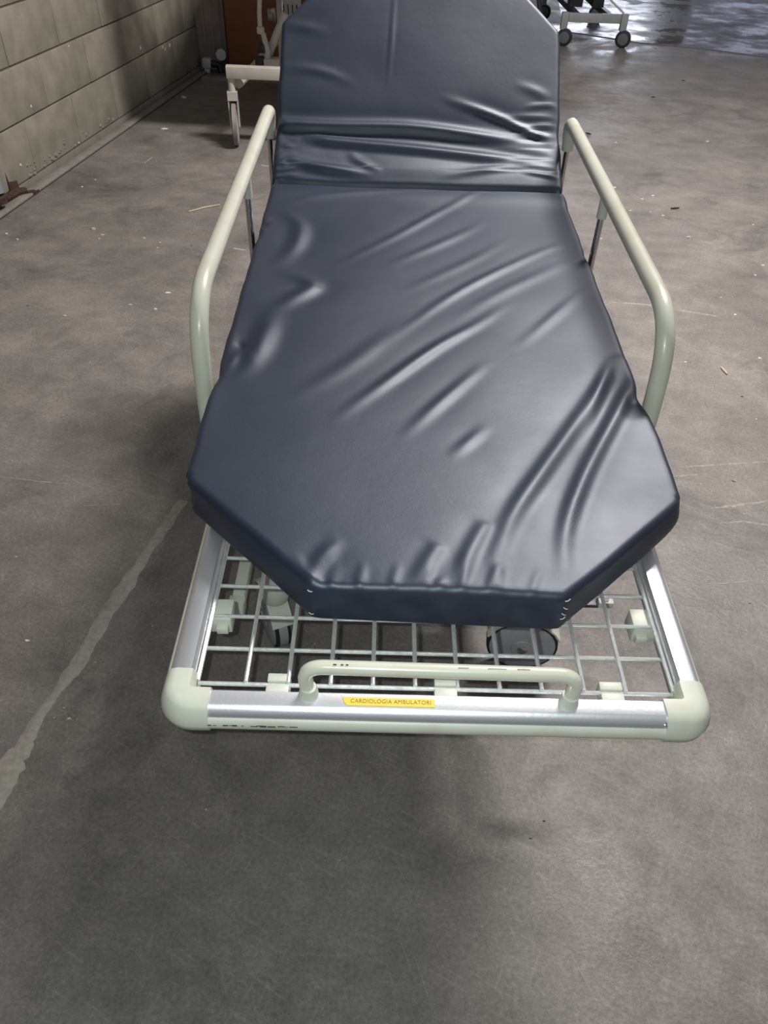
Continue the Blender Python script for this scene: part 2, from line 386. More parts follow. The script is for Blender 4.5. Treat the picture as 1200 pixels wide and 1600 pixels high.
for k in ('front', 'left', 'right', 'head'):
    r_ = rail('frame_rail', M['alu'], alu_prof, k); rail('bumper_strip', M['cream_plastic'], bum_prof, k, r_)
    if k == 'front':
        front_rail = r_
        # scuffs on the bumper
        for i in range(13):
            u = -.282 + i*.0085 + random.uniform(-.003, .003)
            MB().box((u, -.0277, -.0225+random.uniform(-.001, .001)), (u+random.uniform(.003, .011), -.0265, -.0215+random.uniform(-.0006, .0008)), T=BT).build('scuff_mark', M['dark_bit'], r_)
        # rivet
        MB().lathe(B(.279, -.0195, -.008), BW-BV*.6, [(0, .003), (.0015, .003), (.0022, .0015)], 10).build('rivet', M['chrome'], r_)
# moulded corner caps: L of swept rounded profile
def corner(sx, v0, sv):
    m_ = MB()
    prof = [(-.019, -.040), (-.019, -.006), (-.015, .0025), (.004, .0035), (.012, .001), (.0175, -.005), (.0215, -.014), (.0245, -.024), (.0225, -.036), (.016, -.042)]
    path = [(Vector((sx*(UE-.042), v0)), Vector((0, -sv))), (Vector((sx*(UE-.030), v0)), Vector((0, -sv)))]
    c = Vector((sx*(UE-.019), v0+sv*.019)); rr = .019
    for k in range(0, 9):
        t = k/8*math.pi/2; n = Vector((sx*math.sin(t), -sv*math.cos(t))); path.append((c+n*rr, n))
    path += [(Vector((sx*UE, v0+sv*.032)), Vector((sx, 0))), (Vector((sx*UE, v0+sv*.042)), Vector((sx, 0)))]
    n = len(prof); vs_ = []
    for i, (p, d) in enumerate(path):
        g = 1.0 if 0 < i < len(path)-1 else .985
        for (o, h) in prof: vs_.append(B(p.x+d.x*o*g, p.y+d.y*o*g, h))
    m = len(path)
    fs = [(i*n+k, i*n+(k+1) % n, (i+1)*n+(k+1) % n, (i+1)*n+k) for i in range(m-1) for k in range(n)]+[tuple(range(n)), tuple(range((m-1)*n, m*n))]
    return m_.add(vs_, fs).build('corner_cap', M['cream_plastic'], st, angle=45)
for sx in (-1, 1): corner(sx, VE, 1); corner(sx, VEND, -1)

# wire mesh
WR = .0029; WZ = -.016
EDGE = .3015
ws_ = [-EDGE]+[-.2412+.0536*i for i in range(10)]+[EDGE]
first = None
for u in ws_:
    if first is None:
        first = MB().tube([B(u, .030, WZ+.004), B(u, .7, WZ+.004), B(u, 1.43, WZ+.004)], WR, 8).build('mesh_wire', M['zinc'], st); fu = u
    else: share(first, st, BU*(u-fu))
first = None
for i in range(26):
    v = .0285+.0542*i
    if first is None:
        first = MB().tube([B(-EDGE, v, WZ), B(0, v, WZ), B(EDGE, v, WZ)], WR, 8).build('cross_wire', M['zinc'], st); fv = v
    else: share(first, st, BV*(v-fv))
# cream clips that hold the mesh
for x, y in ((435, 1066), (697, 1075), (958, 1085)):
    u, v = bed_px(x, y, -.01); m_ = MB()
    m_.box((u-.0145, .031, -.0225), (u+.0145, .043, -.0105), T=BT, bev=.0015)
    m_.box((u-.0150, .012, -.0225), (u+.0140, .0265, -.0105), T=BT, bev=.0015)
    m_.box((u-.0145, .012, -.030), (u+.0145, .043, -.022), T=BT, bev=.0015)
    m_.build('mesh_clip', M['cream_plastic'], st)
for sx, v in ((-1, .148), (1, .150), (-1, .70), (1, .70)):
    m_ = MB(); a, c = sorted((sx*.277, sx*.309))
    m_.box((a, v-.016, -.046), (c, v+.020, -.0165), T=BT, bev=.002)
    a, c = sorted((sx*.281, sx*.297)); m_.box((a, v-.024, -.040), (c, v-.015, -.028), T=BT, bev=.0015)
    m_.build('mesh_clip', M['cream_plastic'], st)

# push handle on the foot rail
hp = arc_path([B(-.159, .006, -.012), B(-.164, .010, .052), B(.165, .007, .052), B(.161, .003, -.012)], .026, 8)
hd = MB().tube(hp, .0092, 14).build('push_handle', M['cream'], st)
for u, v in ((-.159, .006), (.161, .003)):
    MB().lathe(B(u, v, 0), BW, [(-.001, .0125), (.006, .0118), (.016, .0098)], 16).build('handle_collar', M['cream_plastic'], hd)
for du, l in ((-.128, .004), (-.119, .003), (-.113, .003), (.055, .022), (.02, .012), (.09, .015)):
    MB().tube([B(du, -.0012+.0086-.0001, .0613), B(du+l, -.0012+.0086, .0613)], .0008, 6).build('paint_scratch', M['dark_bit'] if du < 0 else M['leaf'], hd)

# yellow department sticker with its lettering
s4 = [(535, 1087), (679, 1092), (679, 1105), (540, 1100)]
q = [bed_px(x, y, .0005) for x, y in s4]
u0, u1 = q[0][0], q[1][0]; va, vb = -.0085, .0030
sk = MB()
sk.prism([B(u0, vb, .0002), B(u1, vb, .0002), B(u1, va, .0002), B(u0+.006, va, .0002), B(u0+.003, va+.004, .0002)],
         [B(u0, vb, .0007), B(u1, vb, .0007), B(u1, va, .0007), B(u0+.006, va, .0007), B(u0+.003, va+.004, .0007)])
sticker = sk.build('name_sticker', M['sticker'], st, smooth=False)
sticker['label'] = 'yellow paper sticker reading CARDIOLOGIA AMBULATORI'
tcv = bpy.data.curves.new('t', 'FONT'); tcv.body = 'CARDIOLOGIA AMBULATORI'; tcv.size = .0078; tcv.align_x = 'CENTER'; tcv.align_y = 'CENTER'; tcv.extrude = .0001; tcv.space_character = 1.05
to = bpy.data.objects.new('t', tcv); COL.objects.link(to); bpy.context.view_layer.update()
tm = bpy.data.meshes.new_from_object(to.evaluated_get(bpy.context.evaluated_depsgraph_get())); bpy.data.objects.remove(to)
tw = max(v.co.x for v in tm.vertices)-min(v.co.x for v in tm.vertices)
k = .0985/tw; uc = (u0+.006+u1)/2
for v in tm.vertices: v.co = B(uc+v.co.x*k, -.0026+v.co.y*1.0, .0009+v.co.z)-WORLD_LOC[st.name]
tm.materials.append(M['ink']); lt = bpy.data.objects.new('lettering', tm); COL.objects.link(lt); lt.parent = sticker

# side rails
def side_rail(sx, v0, v1, vm, u0_, u1_):
    u = sx*.381; w = .207
    path = arc_path([B(sx*.384, v0-.012, -.035), B(sx*.3845, v0-.006, .06), B(sx*.382, v0+.012, w), B(sx*.384, v1, w), B(sx*.3925, v1+.004, .135)], [.05, .10, .045], 10)
    sr = MB().tube(path, .0158, 18).build('side_rail', M['cream'], st)
    MB().lathe(B(u, vm, 0), BW, [(.155, .0085), (.156, .0108), (w-.004, .0108)], 14).build('post_sleeve', M['cream_plastic'], sr)
    MB().tube([B(u, vm, -.03), B(u, vm, .165)], .0072, 14).build('chrome_post', M['chrome'], sr)
    MB().tube([B(sx*.391, v1+.004, -.03), B(sx*.391, v1+.004, .15)], .0072, 14).build('chrome_post', M['chrome'], sr)
    a, c = sorted((sx*.338, sx*.400))
    for vv in (v0-.012, vm, v1):
        MB().box((a, vv-.02, -.050), (c, vv+.02, -.030), T=BT, bev=.003).build('rail_bracket', M['cream_plastic'], sr)
    return sr
side_rail(-1, .585, 1.615, 1.155, 0, 0)
side_rail(1, .565, 1.590, 1.105, 0, 0)

# backrest frame below the raised mattress section
br = MB()
HG = (1.475, -.040); bang = R(38)
def BR(u, t, w=0): return B(u, HG[0]+math.cos(bang)*t-math.sin(bang)*w, HG[1]+math.sin(bang)*t+math.cos(bang)*w)
brf = MB().tube(arc_path([BR(-.30, 0, -.012), BR(-.30, .62, -.012), BR(.30, .62, -.012), BR(.30, 0, -.012), ], .04, 6), .010, 10).build('backrest_frame', M['zinc'], st)
for i in range(7):
    MB().tube([BR(-.30, .05+i*.085, -.012), BR(.30, .05+i*.085, -.012)], .003, 8).build('backrest_wire', M['zinc'], brf)
for sx in (-1, 1): MB().tube([BR(sx*.2, .42, -.025), B(sx*.2, 1.84, -.02)], .008, 10).build('backrest_strut', M['steel'], brf)

# undercarriage
cx = .082
MB().box((-.30, .50, -.075), (.30, .55, -.030), T=BT, bev=.004).build('cross_beam', M['cream'], st)
MB().box((-.30, 1.40, -.075), (.30, 1.45, -.030), T=BT, bev=.004).build('cross_beam', M['cream'], st)
for y0 in (1.36, 1.86):
    c_ = MB().lathe((cx, y0, .20), (0, 0, 1), [(0, .055), (.16, .055), (.165, .040), (.44 + (y0-.55)*.0296-.02, .040)], 20).build('lift_column', M['cream'], st)
MB().box((cx-.07, 1.02, -.080+.65), (cx+.07, 2.10, .62), bev=.004).build('deck_support', M['cream'], st)
for sx in (-1, 1):
    MB().box((cx+sx*.20-.022, 1.22, .17), (cx+sx*.20+.022, 2.25, .215), bev=.005).build('base_beam', M['cream'], st)
for y0 in (1.26, 1.70, 2.16): MB().box((cx-.22, y0-.03, .165), (cx+.22, y0+.03, .22), bev=.005).build('base_beam', M['cream'], st)

def caster(loc, yaw, rad=.080, arm=None):
    loc = Vector(loc); ax = Vector((math.cos(yaw), math.sin(yaw), 0)); fwd = Vector((-ax.y, ax.x, 0)); c = loc+Vector((0, 0, rad))
    piv = c - fwd*.03 + Vector((0, 0, rad+.012))
    cs = MB().lathe(piv, (0, 0, 1), [(-.006, .030), (.012, .034), (.030, .028), (.055, .016), (.085, .016)], 18).build('caster', M['cream_plastic'], st)
    tyre = MB().lathe(c, ax, [(-.013, rad*.86), (-.016, rad*.93), (-.011, rad), (.011, rad), (.016, rad*.93), (.013, rad*.86)], 32).build('tyre', M['caster_grey'], cs)
    for sg in (-1, 1):
        MB().lathe(c, ax*sg, [(.010, rad*1.004), (.0175, rad*.99), (.0185, rad*.90)], 32).build('tyre_ring', M['rubber'], cs)
        MB().lathe(c, ax*sg, [(.010, rad*.92), (.019, rad*.92), (.0225, rad*.84), (.0245, rad*.5), (.0245, rad*.32), (.027, rad*.30), (.0275, rad*.05)], 32).build('wheel_cover', M['caster_grey'], cs)
        MB().lathe(c+ax*sg*.026, ax*sg, [(0, .013), (.004, .012), (.0055, .005)], 8).build('hub_bolt', M['chrome'], cs)
        a_ = [c+ax*sg*.030+fwd*dx+Vector((0, 0, dz)) for dx, dz in ((-.016, -.012), (.016, -.012), (.012, rad*.7), (.002, rad+.016), (-.055, rad+.016), (-.030, rad*.6))]
    hood = []
    for j in (-.024, .024):
        for k_ in range(9):
            t = R(20+k_*17); hood.append(c+ax*j+fwd*math.cos(t)*(rad+.007)+Vector((0, 0, math.sin(t)*(rad+.007))))
        for k_ in range(8, -1, -1):
            t = R(20+k_*17); hood.append(c+ax*j+fwd*math.cos(t)*(rad+.003)+Vector((0, 0, math.sin(t)*(rad+.003))))
    MB().prism(hood[:18], hood[18:]).build('hood', M['cream_plastic'], cs)
    if arm is not None:
        MB().tube([piv+Vector((0, 0, .075)), Vector(arm)], .020, 10).build('caster_arm', M['cream'], cs)
    return cs
caster((.338, 1.112, 0), R(85), .080, (cx+.20, 1.30, .20))
caster((-.232, 1.175, 0), R(24), .080, (cx-.20, 1.32, .20))
caster((.33, 2.25, 0), R(70), .080, (cx+.20, 2.16, .20))
caster((-.19, 2.25, 0), R(100), .080, (cx-.20, 2.16, .20))
# brake pedals under the foot end
bp_ = MB().box((-.268, .975, .335), (-.244, 1.075, .362), bev=.004).build('brake_pedal', M['cream_plastic'], st)
MB().box((-.277, .955, .315), (-.246, .990, .345), bev=.004).build('pedal_pad', M['cream_plastic'], bp_)
MB().tube([(-.256, 1.07, .35), (-.236, 1.20, .33), (-.12, 1.28, .21)], .009, 10).build('pedal_rod', M['cream'], bp_)
b2 = at(946, 939, .38)
m_ = MB().box((b2.x-.014, b2.y-.010, .370), (b2.x+.014, b2.y+.012, .384), bev=.002)
bb2 = m_.build('brake_bracket', M['cream_plastic'], st)
MB().lathe((b2.x, b2.y, .384), (0, 0, 1), [(-.001, .006), (.001, .006)], 12).build('bracket_hole', M['black'], bb2)
MB().box((b2.x-.07, b2.y-.006, .366), (b2.x-.012, b2.y+.012, .374), bev=.001).build('bracket_plate', M['steel'], bb2)
MB().tube([(b2.x-.06, b2.y+.003, .37), (b2.x-.10, 1.12, .33), (cx+.12, 1.26, .21)], .008, 10).build('bracket_rod', M['cream'], bb2)

# ------------------------------------------------------------------ mattress
TH = .071; TOPW = .075; RF = .011
HV = 1.461
A0 = .112; ATOP_C = 1.461+.17+.275   # arc length at which the head taper starts
# path of the top surface in (v, w): flat, then sagging backrest
ctrl = [(HV, TOPW), (HV+.020, TOPW+.006), (1.545, .118), (1.615, .166), (1.70, .248), (1.81, .356), (1.954, .497), (2.10, .640)]
fine_p = []
for i in range(len(ctrl)-1):
    p0 = np.array(ctrl[max(i-1, 0)]); p1 = np.array(ctrl[i]); p2 = np.array(ctrl[i+1]); p3 = np.array(ctrl[min(i+2, len(ctrl)-1)])
    for k in range(20):
        t = k/20
        fine_p.append(.5*((2*p1)+(-p0+p2)*t+(2*p0-5*p1+4*p2-p3)*t*t+(-p0+3*p1-3*p2+p3)*t**3))
fine_p = np.array(fine_p); seg = np.linalg.norm(np.diff(fine_p, axis=0), axis=1); arc = np.concatenate([[0], np.cumsum(seg)])+HV
A1 = float(np.interp(1.81, fine_p[:, 0], arc)); A2 = A1+.205
def path(a):
    a = np.asarray(a, float)
    v = np.where(a < HV, a, np.interp(a, arc, fine_p[:, 0])); w = np.where(a < HV, TOPW, np.interp(a, arc, fine_p[:, 1]))
    return v, w
def frame(a):
    e = .022
    v0, w0 = path(a-e); v1, w1 = path(a+e); tv, tw_ = v1-v0, w1-w0; l = np.hypot(tv, tw_)
    v, w = path(a)
    return v, w, -tw_/l, tv/l
def half(a, sg):
    a = np.asarray(a, float)
    h = np.interp(a, [A0, .31, .45, .60, .75, HV-.1, HV, HV+.12, A1, A2], [.163, .366, .3685, .366, .367, .371, .374, .374, .367, .175])
    vp = .585 if sg < 0 else .565; vm = 1.155 if sg < 0 else 1.105
    h = h - (.005 if sg < 0 else .009)*np.exp(-((a-vp)/.030)**2) - .004*np.exp(-((a-vm)/.025)**2) - .006*np.exp(-((a-HV)/.012)**2) - .004*np.exp(-((a-(1.66 if sg < 0 else 1.635))/.04)**2)
    h = h + .0006*np.sin(a*31+sg)+.0004*np.sin(a*67+2*sg)
    return h
def to_world(u, a, h):
    v, w, nv, nw = frame(a)
    sk_ = -.028*u*np.clip((1.25-a)/1.0, 0, 1)
    vv = v+nv*h+sk_; ww = w+nw*h
    return [BO+BU*float(uu)+BV*float(x)+BW*float(y) for uu, x, y in zip(np.ravel(u), np.ravel(vv), np.ravel(ww))]
# wrinkles: pixel polylines -> (u, a)
P1, P2 = ctrl[2], ctrl[5]
bn_v = -(P2[1]-TOPW); bn_w = (P2[0]-HV); l_ = math.hypot(bn_v, bn_w)
back_n = (BV*(bn_v/l_)+BW*(bn_w/l_))
def px_flat(x, y): return bed_px(x, y, TOPW)
def px_back(x, y):
    p = on_plane(x, y, B(0, HV, TOPW), back_n)-BO
    v = p.dot(BV); return p.dot(BU), float(np.interp(v, fine_p[:, 0], arc))
WR_ = []
def spline(p):
    if len(p) < 3: return p
    out = []
    for i in range(len(p)-1):
        p0, p1, p2, p3 = p[max(i-1, 0)], p[i], p[i+1], p[min(i+2, len(p)-1)]
        for k in range(4):
            t = k/4; out.append(.5*((2*p1)+(-p0+p2)*t+(2*p0-5*p1+4*p2-p3)*t*t+(-p0+3*p1-3*p2+p3)*t**3))
    out.append(p[-1]); return np.array(out)
def wr(fn, amp, sig, *pts, taper=.5): WR_.append((spline(np.array([fn(*p) for p in pts])), amp*(.95 if fn is px_back else .75), sig*.88, taper))
f_ = px_flat; g_ = px_back
wr(f_, .0060, .009, (915, 372), (864, 386), (792, 418), (700, 466), (640, 508), (600, 540))
wr(f_, .0085, .0095, (800, 470), (750, 503), (690, 537), (640, 570), (575, 618), (510, 668))
wr(f_, .0060, .009, (768, 560), (720, 600), (680, 635), (622, 690))
wr(f_, .0045, .008, (764, 660), (735, 688), (700, 718))
wr(f_, .0050, .010, (780, 292), (752, 300), (700, 325), (656, 350), (590, 385), (520, 418))
wr(f_, .0045, .011, (760, 345), (731, 362), (680, 385), (600, 420))
wr(f_, .0030, .011, (800, 372), (722, 415), (620, 460))
wr(f_, .0038, .015, (650, 490), (560, 560), (500, 600), (440, 636))
wr(f_, .0040, .009, (925, 440), (880, 480), (800, 548))
wr(f_, .0100, .0105, (992, 560), (962, 566), (912, 640), (848, 732), (796, 812), (756, 925), taper=.3)
wr(f_, .0100, .0095, (1000, 578), (990, 592), (960, 648), (912, 740), (882, 830), (884, 930), taper=.15)
wr(f_, .0055, .008, (996, 570), (955, 560), (925, 640), (900, 690))
wr(f_, .0050, .009, (762, 812), (735, 860), (712, 922), taper=.1)
wr(f_, .0040, .009, (688, 850), (668, 880), (645, 925), taper=.1)
wr(f_, .0030, .007, (690, 905), (682, 930), taper=.1)
wr(f_, .0030, .007, (780, 880), (775, 930), taper=.1)
wr(f_, .0035, .012, (430, 322), (500, 308), (600, 302), (700, 296))
wr(f_, .0040, .012, (905, 400), (860, 420), (760, 470), (700, 505))
# lumps by the left edge
wr(f_, .0130, .016, (440, 325), (468, 352), (462, 385), (428, 418))
wr(f_, .0120, .016, (425, 420), (488, 445), (455, 470), (415, 492))
wr(f_, .0130, .017, (430, 480), (412, 530), (395, 565), (368, 600))
wr(f_, -.0080, .016, (400, 350), (420, 352)); wr(f_, -.0080, .016, (365, 545), (385, 540))
wr(f_, .0060, .007, (402, 345), (412, 325)); wr(f_, .0055, .008, (352, 588), (372, 548))
wr(f_, .0060, .008, (484, 918), (500, 880), (535, 845), taper=.1)
wr(f_, .0040, .008, (484, 918), (470, 890), (462, 870), taper=.1)
# backrest folds
wr(g_, .0150, .013, (425, 172), (520, 176), (640, 178), (770, 194), (872, 214), taper=.05)
wr(g_, .0140, .012, (470, 196), (560, 205), (640, 214), (770, 230), (872, 244), taper=.1)
wr(g_, .0110, .012, (425, 226), (488, 250), (560, 262), (600, 268))
wr(g_, .0075, .009, (872, 200), (830, 184), (770, 160), (683, 134))
wr(g_, .0060, .007, (872, 205), (840, 190), (790, 172))
wr(g_, .0055, .009, (872, 250), (800, 250), (740, 258), (680, 272))
wr(g_, .0050, .008, (872, 222), (820, 215), (760, 208))
wr(g_, .0060, .009, (548, 215), (556, 235), (600, 262))
wr(g_, .0035, .010, (432, 95), (500, 100), (560, 120)); wr(g_, .0030, .012, (432, 36), (480, 42), (520, 50))
wr(g_, .0030, .010, (868, 145), (840, 130), (800, 118)); wr(g_, .0022, .004, (618, -20), (612, 60), (606, 125))
wr(g_, .0030, .008, (432, 205), (460, 212)); wr(g_, .0030, .008, (432, 240), (450, 250))
rr_ = np.random.default_rng(11)
for k in range(10):      # fine gathers where the cover is pulled to the right edge and at the foot hem
    y = 150+k*13+rr_.uniform(-4, 4); wr(g_, rr_.uniform(.0025, .0045), .005, (874, y+6), (858, y+rr_.uniform(-2, 4)), (820-rr_.uniform(0, 40), y-rr_.uniform(-6, 10)), taper=.3)
for k in range(7):
    x = 520+k*50+rr_.uniform(-12, 12); wr(f_, rr_.uniform(.0015, .003), .005, (x-4, 938), (x+rr_.uniform(0, 8), 905), (x+14, 880), taper=.3)
for k in range(6):
    y = 205+k*14; wr(g_, .003, .005, (428, y), (446, y-5+rr_.uniform(-4, 4)), (468, y-9), taper=.3)
def disp(u, a):
    u = np.asarray(u, float); a = np.asarray(a, float); d = np.zeros_like(u)
    for poly, amp, sig, tp in WR_:
        best = np.full(u.shape, 1e9); tt = np.zeros_like(u)
        ls = np.linalg.norm(np.diff(poly, axis=0), axis=1); tot = ls.sum(); acc = 0
        for i in range(len(poly)-1):
            p, q_ = poly[i], poly[i+1]; e = q_-p; L2 = (e**2).sum()+1e-12
            t = np.clip(((u-p[0])*e[0]+(a-p[1])*e[1])/L2, 0, 1)
            dd = np.hypot(u-p[0]-t*e[0], a-p[1]-t*e[1]); m = dd < best
            best = np.where(m, dd, best); tt = np.where(m, (acc+t*ls[i])/tot, tt); acc += ls[i]
        f0 = np.clip(tt/tp, .0, 1); f1 = np.clip((1-tt)/max(tp, .4), 0, 1)
        fade = (f0*f0*(3-2*f0))*(f1*f1*(3-2*f1)) + .12*np.minimum(f0*4, 1)*np.minimum(f1*4, 1)
        d += amp*fade*(np.exp(-.5*(best/sig)**2)-.38*np.exp(-.5*(best/(2.3*sig))**2))
    # deep crease where the backrest folds up, puffed flanks beside it
    d += -.024*np.exp(-.5*((a-HV)/.0065)**2)
    d += .006*np.exp(-.5*((a-HV+.055)/.03)**2) + .006*np.exp(-.5*((a-HV-.06)/.03)**2)
    d += .0012*np.sin(u*17+a*9)*np.sin(a*13-u*5)+.0018*np.sin(a*6.1+1)*np.cos(u*6.3)
    return d
NC = 130
rows = list(np.arange(A0+RF, HV-.06, .0065))+list(np.arange(HV-.06, HV+.06, .003))+list(np.arange(HV+.06, A2-RF, .0065))+[A2-RF]
gu, ga = [], []
for a in rows:
    hl, hr = half(a, -1)-RF*1.1, half(a, 1)-RF*1.1
    if a < .31+RF: hl -= RF*.35; hr -= RF*.35
    for k in range(NC+1):
        s = k/NC; gu.append(-hl+(hl+hr)*s); ga.append(a)
gu = np.array(gu); ga = np.array(ga); NR = len(rows); W1 = NC+1
dg = disp(gu, ga)
verts = to_world(gu, ga, dg); faces = [(r*W1+c, r*W1+c+1, (r+1)*W1+c+1, (r+1)*W1+c) for r in range(NR-1) for c in range(NC)]
loop = [c for c in range(NC)]+[r*W1+NC for r in range(NR-1)]+[(NR-1)*W1+c for c in range(NC, 0, -1)]+[r*W1 for r in range(NR-1, 0, -1)]
lu, la, ld = gu[loop], ga[loop], dg[loop]; nl = len(loop)
def smooth_normals():
    k = 3
    tu = np.roll(lu, -k)-np.roll(lu, k); ta = np.roll(la, -k)-np.roll(la, k); l = np.hypot(tu, ta)
    return ta/l, -tu/l
nu, na = smooth_normals()
prev = loop
rng = np.random.default_rng(3)
sidej = .0015*np.sin(np.arange(nl)*.21)+.001*np.sin(np.arange(nl)*.083+1)
rings = []
for k in range(1, 6):
    t = k/5*math.pi/2; rings.append((RF*math.sin(t), -RF*(1-math.cos(t)), math.cos(t)*.9, 0))
for k in range(1, 5): rings.append((RF, -RF-(TH-2*RF)*k/5, 0, math.sin(k/5*math.pi)))
for k in range(0, 5):
    t = k/4*math.pi/2; rings.append((RF*math.cos(t), -(TH-RF)-RF*math.sin(t), 0, 0))
for (o, h, fd, j) in rings:
    n0 = len(verts); oo = o+sidej*j*2.0
    verts += to_world(lu+nu*oo, la+na*oo, h+ld*fd)
    cur = list(range(n0, n0+nl))
    faces += [(prev[i], cur[i], cur[(i+1) % nl], prev[(i+1) % nl]) for i in range(nl)]
    prev = cur
n0 = len(verts)
bot = to_world(gu, ga, np.full_like(gu, -TH)); bmap = {}
lp = {v: prev[i] for i, v in enumerate(loop)}
for i, p in enumerate(bot):
    if i in lp: bmap[i] = lp[i]
    else: bmap[i] = len(verts); verts.append(p)
faces += [(bmap[(r+1)*W1+c], bmap[(r+1)*W1+c+1], bmap[r*W1+c+1], bmap[r*W1+c]) for r in range(NR-1) for c in range(NC)]
mm = MB(); mm.v = verts; mm.f = faces
mattress = mm.build('mattress', M['vinyl'], loc=B(0, 1.0, 0), angle=75)
tag(mattress, 'navy blue vinyl mattress with cut corners, creased, lying on the stretcher', 'mattress')
# white stitches at the two foot corners
def stitch(pts, r=.0006):
    m_ = MB().tube(pts, r, 6); m_.build('stitch', M['thread'], mattress)
for sx, hu in ((-1, float(half(A0, -1))), (1, float(half(A0, 1)))):
    for k in range(4):
        h = -.006-.015*k if sx < 0 else -.004-.012*k
        u = sx*(hu+.001)
        a_, b_ = to_world(np.array([u-.003, u+.003]), np.array([A0-.0018, A0-.0018+.001]), np.array([h, h-.004*random.choice((-1, 1))]))
        if sx > 0 or k in (0, 3): stitch([a_, (a_+b_)/2+BV*-.0015, b_])

# ------------------------------------------------------------------ white hospital bed in the back, by the wall
wb = empty('hospital_bed', (-.9, 4.88, 0), 'white steel hospital bed frame standing raised by the block wall', 'bed')
yaw_b = math.atan2(.40, 1.0)*0+R(11)
bx, by = Vector((math.cos(yaw_b), math.sin(yaw_b), 0)), Vector((-math.sin(yaw_b), math.cos(yaw_b), 0))
b0 = Vector((-.897, 4.90, 0))
def BA(x, y, z): return b0+Vector((1, 0, 0))*x*math.cos(R(2))+Vector((0, -math.sin(R(2)), 0))*x+Vector((-.12, .993, 0))*y+Vector((0, 0, z))
def BAT(c): return BA(c.x, c.y, c.z)
def big_caster(x, y, yaw):
    c = BA(x, y, .118); ax = Vector((math.cos(yaw), math.sin(yaw), 0)); fd = Vector((-ax.y, ax.x, 0))
    cs = MB().tube([c+Vector((0, 0, .175)), c+Vector((0, 0, .25))], .020, 14).build('caster', M['white_steel'], wb)
    MB().lathe(c, ax, [(-.010, .09), (-.015, .105), (-.011, .118), (.011, .118), (.015, .105), (.010, .09)], 32).build('tyre', M['tyre_grey'], cs)
    MB().lathe(c, ax, [(-.013, .10), (-.016, .06), (-.018, .02), (.018, .02), (.016, .06), (.013, .10)], 24).build('wheel', M['white_steel'], cs)
    MB().lathe(c, ax, [(-.0135, .112), (-.0137, .106), (-.0137, .100)], 32).build('tyre_groove', M['black'], cs)
    m_ = MB()
    for sg in (-1, 1):
        pr = [(-.02, -.015), (.02, -.015), (.026, .06), (.032, .15), (-.032, .15), (-.026, .06)]
        m_.prism([c+ax*sg*.022+fd*a+Vector((0, 0, h)) for a, h in pr], [c+ax*sg*.029+fd*a+Vector((0, 0, h)) for a, h in pr])
    m_.prism([c-ax*.029+fd*a+Vector((0, 0, h)) for a, h in ((-.034, .130), (.034, .130), (.034, .175), (-.034, .175))],
             [c+ax*.029+fd*a+Vector((0, 0, h)) for a, h in ((-.034, .130), (.034, .130), (.034, .175), (-.034, .175))])
    m_.build('fork', M['white_steel'], cs)
    return cs
for x, y, w in ((0, 0, .12), (.86, 0, -.2), (.40, 1.55, .5), (.86, 1.55, .2)): big_caster(x, y, w)
MB().box((-.025, -.03, .360), (.885, .03, .422), T=BAT, bev=.004).build('end_beam', M['white_steel'], wb)
MB().box((.36, 1.52, .360), (.885, 1.58, .422), T=BAT, bev=.004).build('end_beam', M['white_steel'], wb)
for x in (.42, .66): MB().box((x-.02, .03, .365), (x+.02, 1.52, .415), T=BAT, bev=.004).build('base_beam', M['white_steel'], wb)
# slanted brace, lift arms and post
MB().tube([at_y(372, 131, 4.95), at_y(400, 102, 5.35), at_y(432, 62, 5.9)], .026, 8).build('slant_arm', M['white_steel'], wb)
MB().tube([at_y(419, 103, 5.15), at_y(418, 80, 5.15), at_y(411, 52, 5.15)], [.020, .017, .014], 10).build('lift_arm', M['white_steel'], wb)
MB().tube([at_y(421, 84, 5.2), at_y(432, 52, 5.2), at_y(446, 20, 5.2)], .020, 10).build('lift_arm', M['white_steel'], wb)
pt = MB().tube([at_y(406.5, 46, 5.15), at_y(405, 20, 5.15), at_y(407, -60, 5.15)], .013, 10).build('post', M['white_steel'], wb)
MB().lathe(at_y(407, 46, 5.15), (0, 0, 1), [(-.02, .022), (.012, .022), (.016, .014)], 10).build('post_foot', M['white_steel'], pt)
for (x, y, s) in ((409, 75, .018), (406, 97, .024)):
    p = at_y(x, y, 5.16); MB().box(p-Vector((s, .03, s*1.2)), p+Vector((s, .03, s*1.2)), bev=.003).build('pivot_block', M['black'], wb)
p = at_y(424, 98, 5.16); MB().box(p-Vector((.04, .04, .03)), p+Vector((.05, .04, .025)), bev=.003).build('arm_mount', M['white_steel'], wb)
# raised deck, above the picture: throws the shadow on the wall
dk = MB().box((-.02, -.05, .87), (.88, 1.62, .93), T=BAT, bev=.005).build('deck_frame', M['white_steel'], wb)
for i, (x, w) in enumerate(((-.06, .17), (.16, .02), (.20, .05), (.32, .03), (.43, .05), (.56, .03), (.70, .05), (.83, .05))):  # unseen slats, spaced and sized to cast striped shadow on the block wall
    MB().box((x, -.045, .90), (x+w, -.02, 1.75), T=BAT, bev=.004).build('end_slat', M['white_steel'], dk)
MB().tube([BA(-.05, -.03, 1.75), BA(.88, -.03, 1.75)], .018, 8).build('end_bar', M['white_steel'], dk)
for x in (.30, .58):
    MB().tube([BA(x, .35, .41), BA(x, 1.1, .87)], .02, 8).build('scissor_arm', M['white_steel'], wb)
    MB().tube([BA(x, 1.1, .41), BA(x, .35, .87)], .02, 8).build('scissor_arm', M['white_steel'], wb)

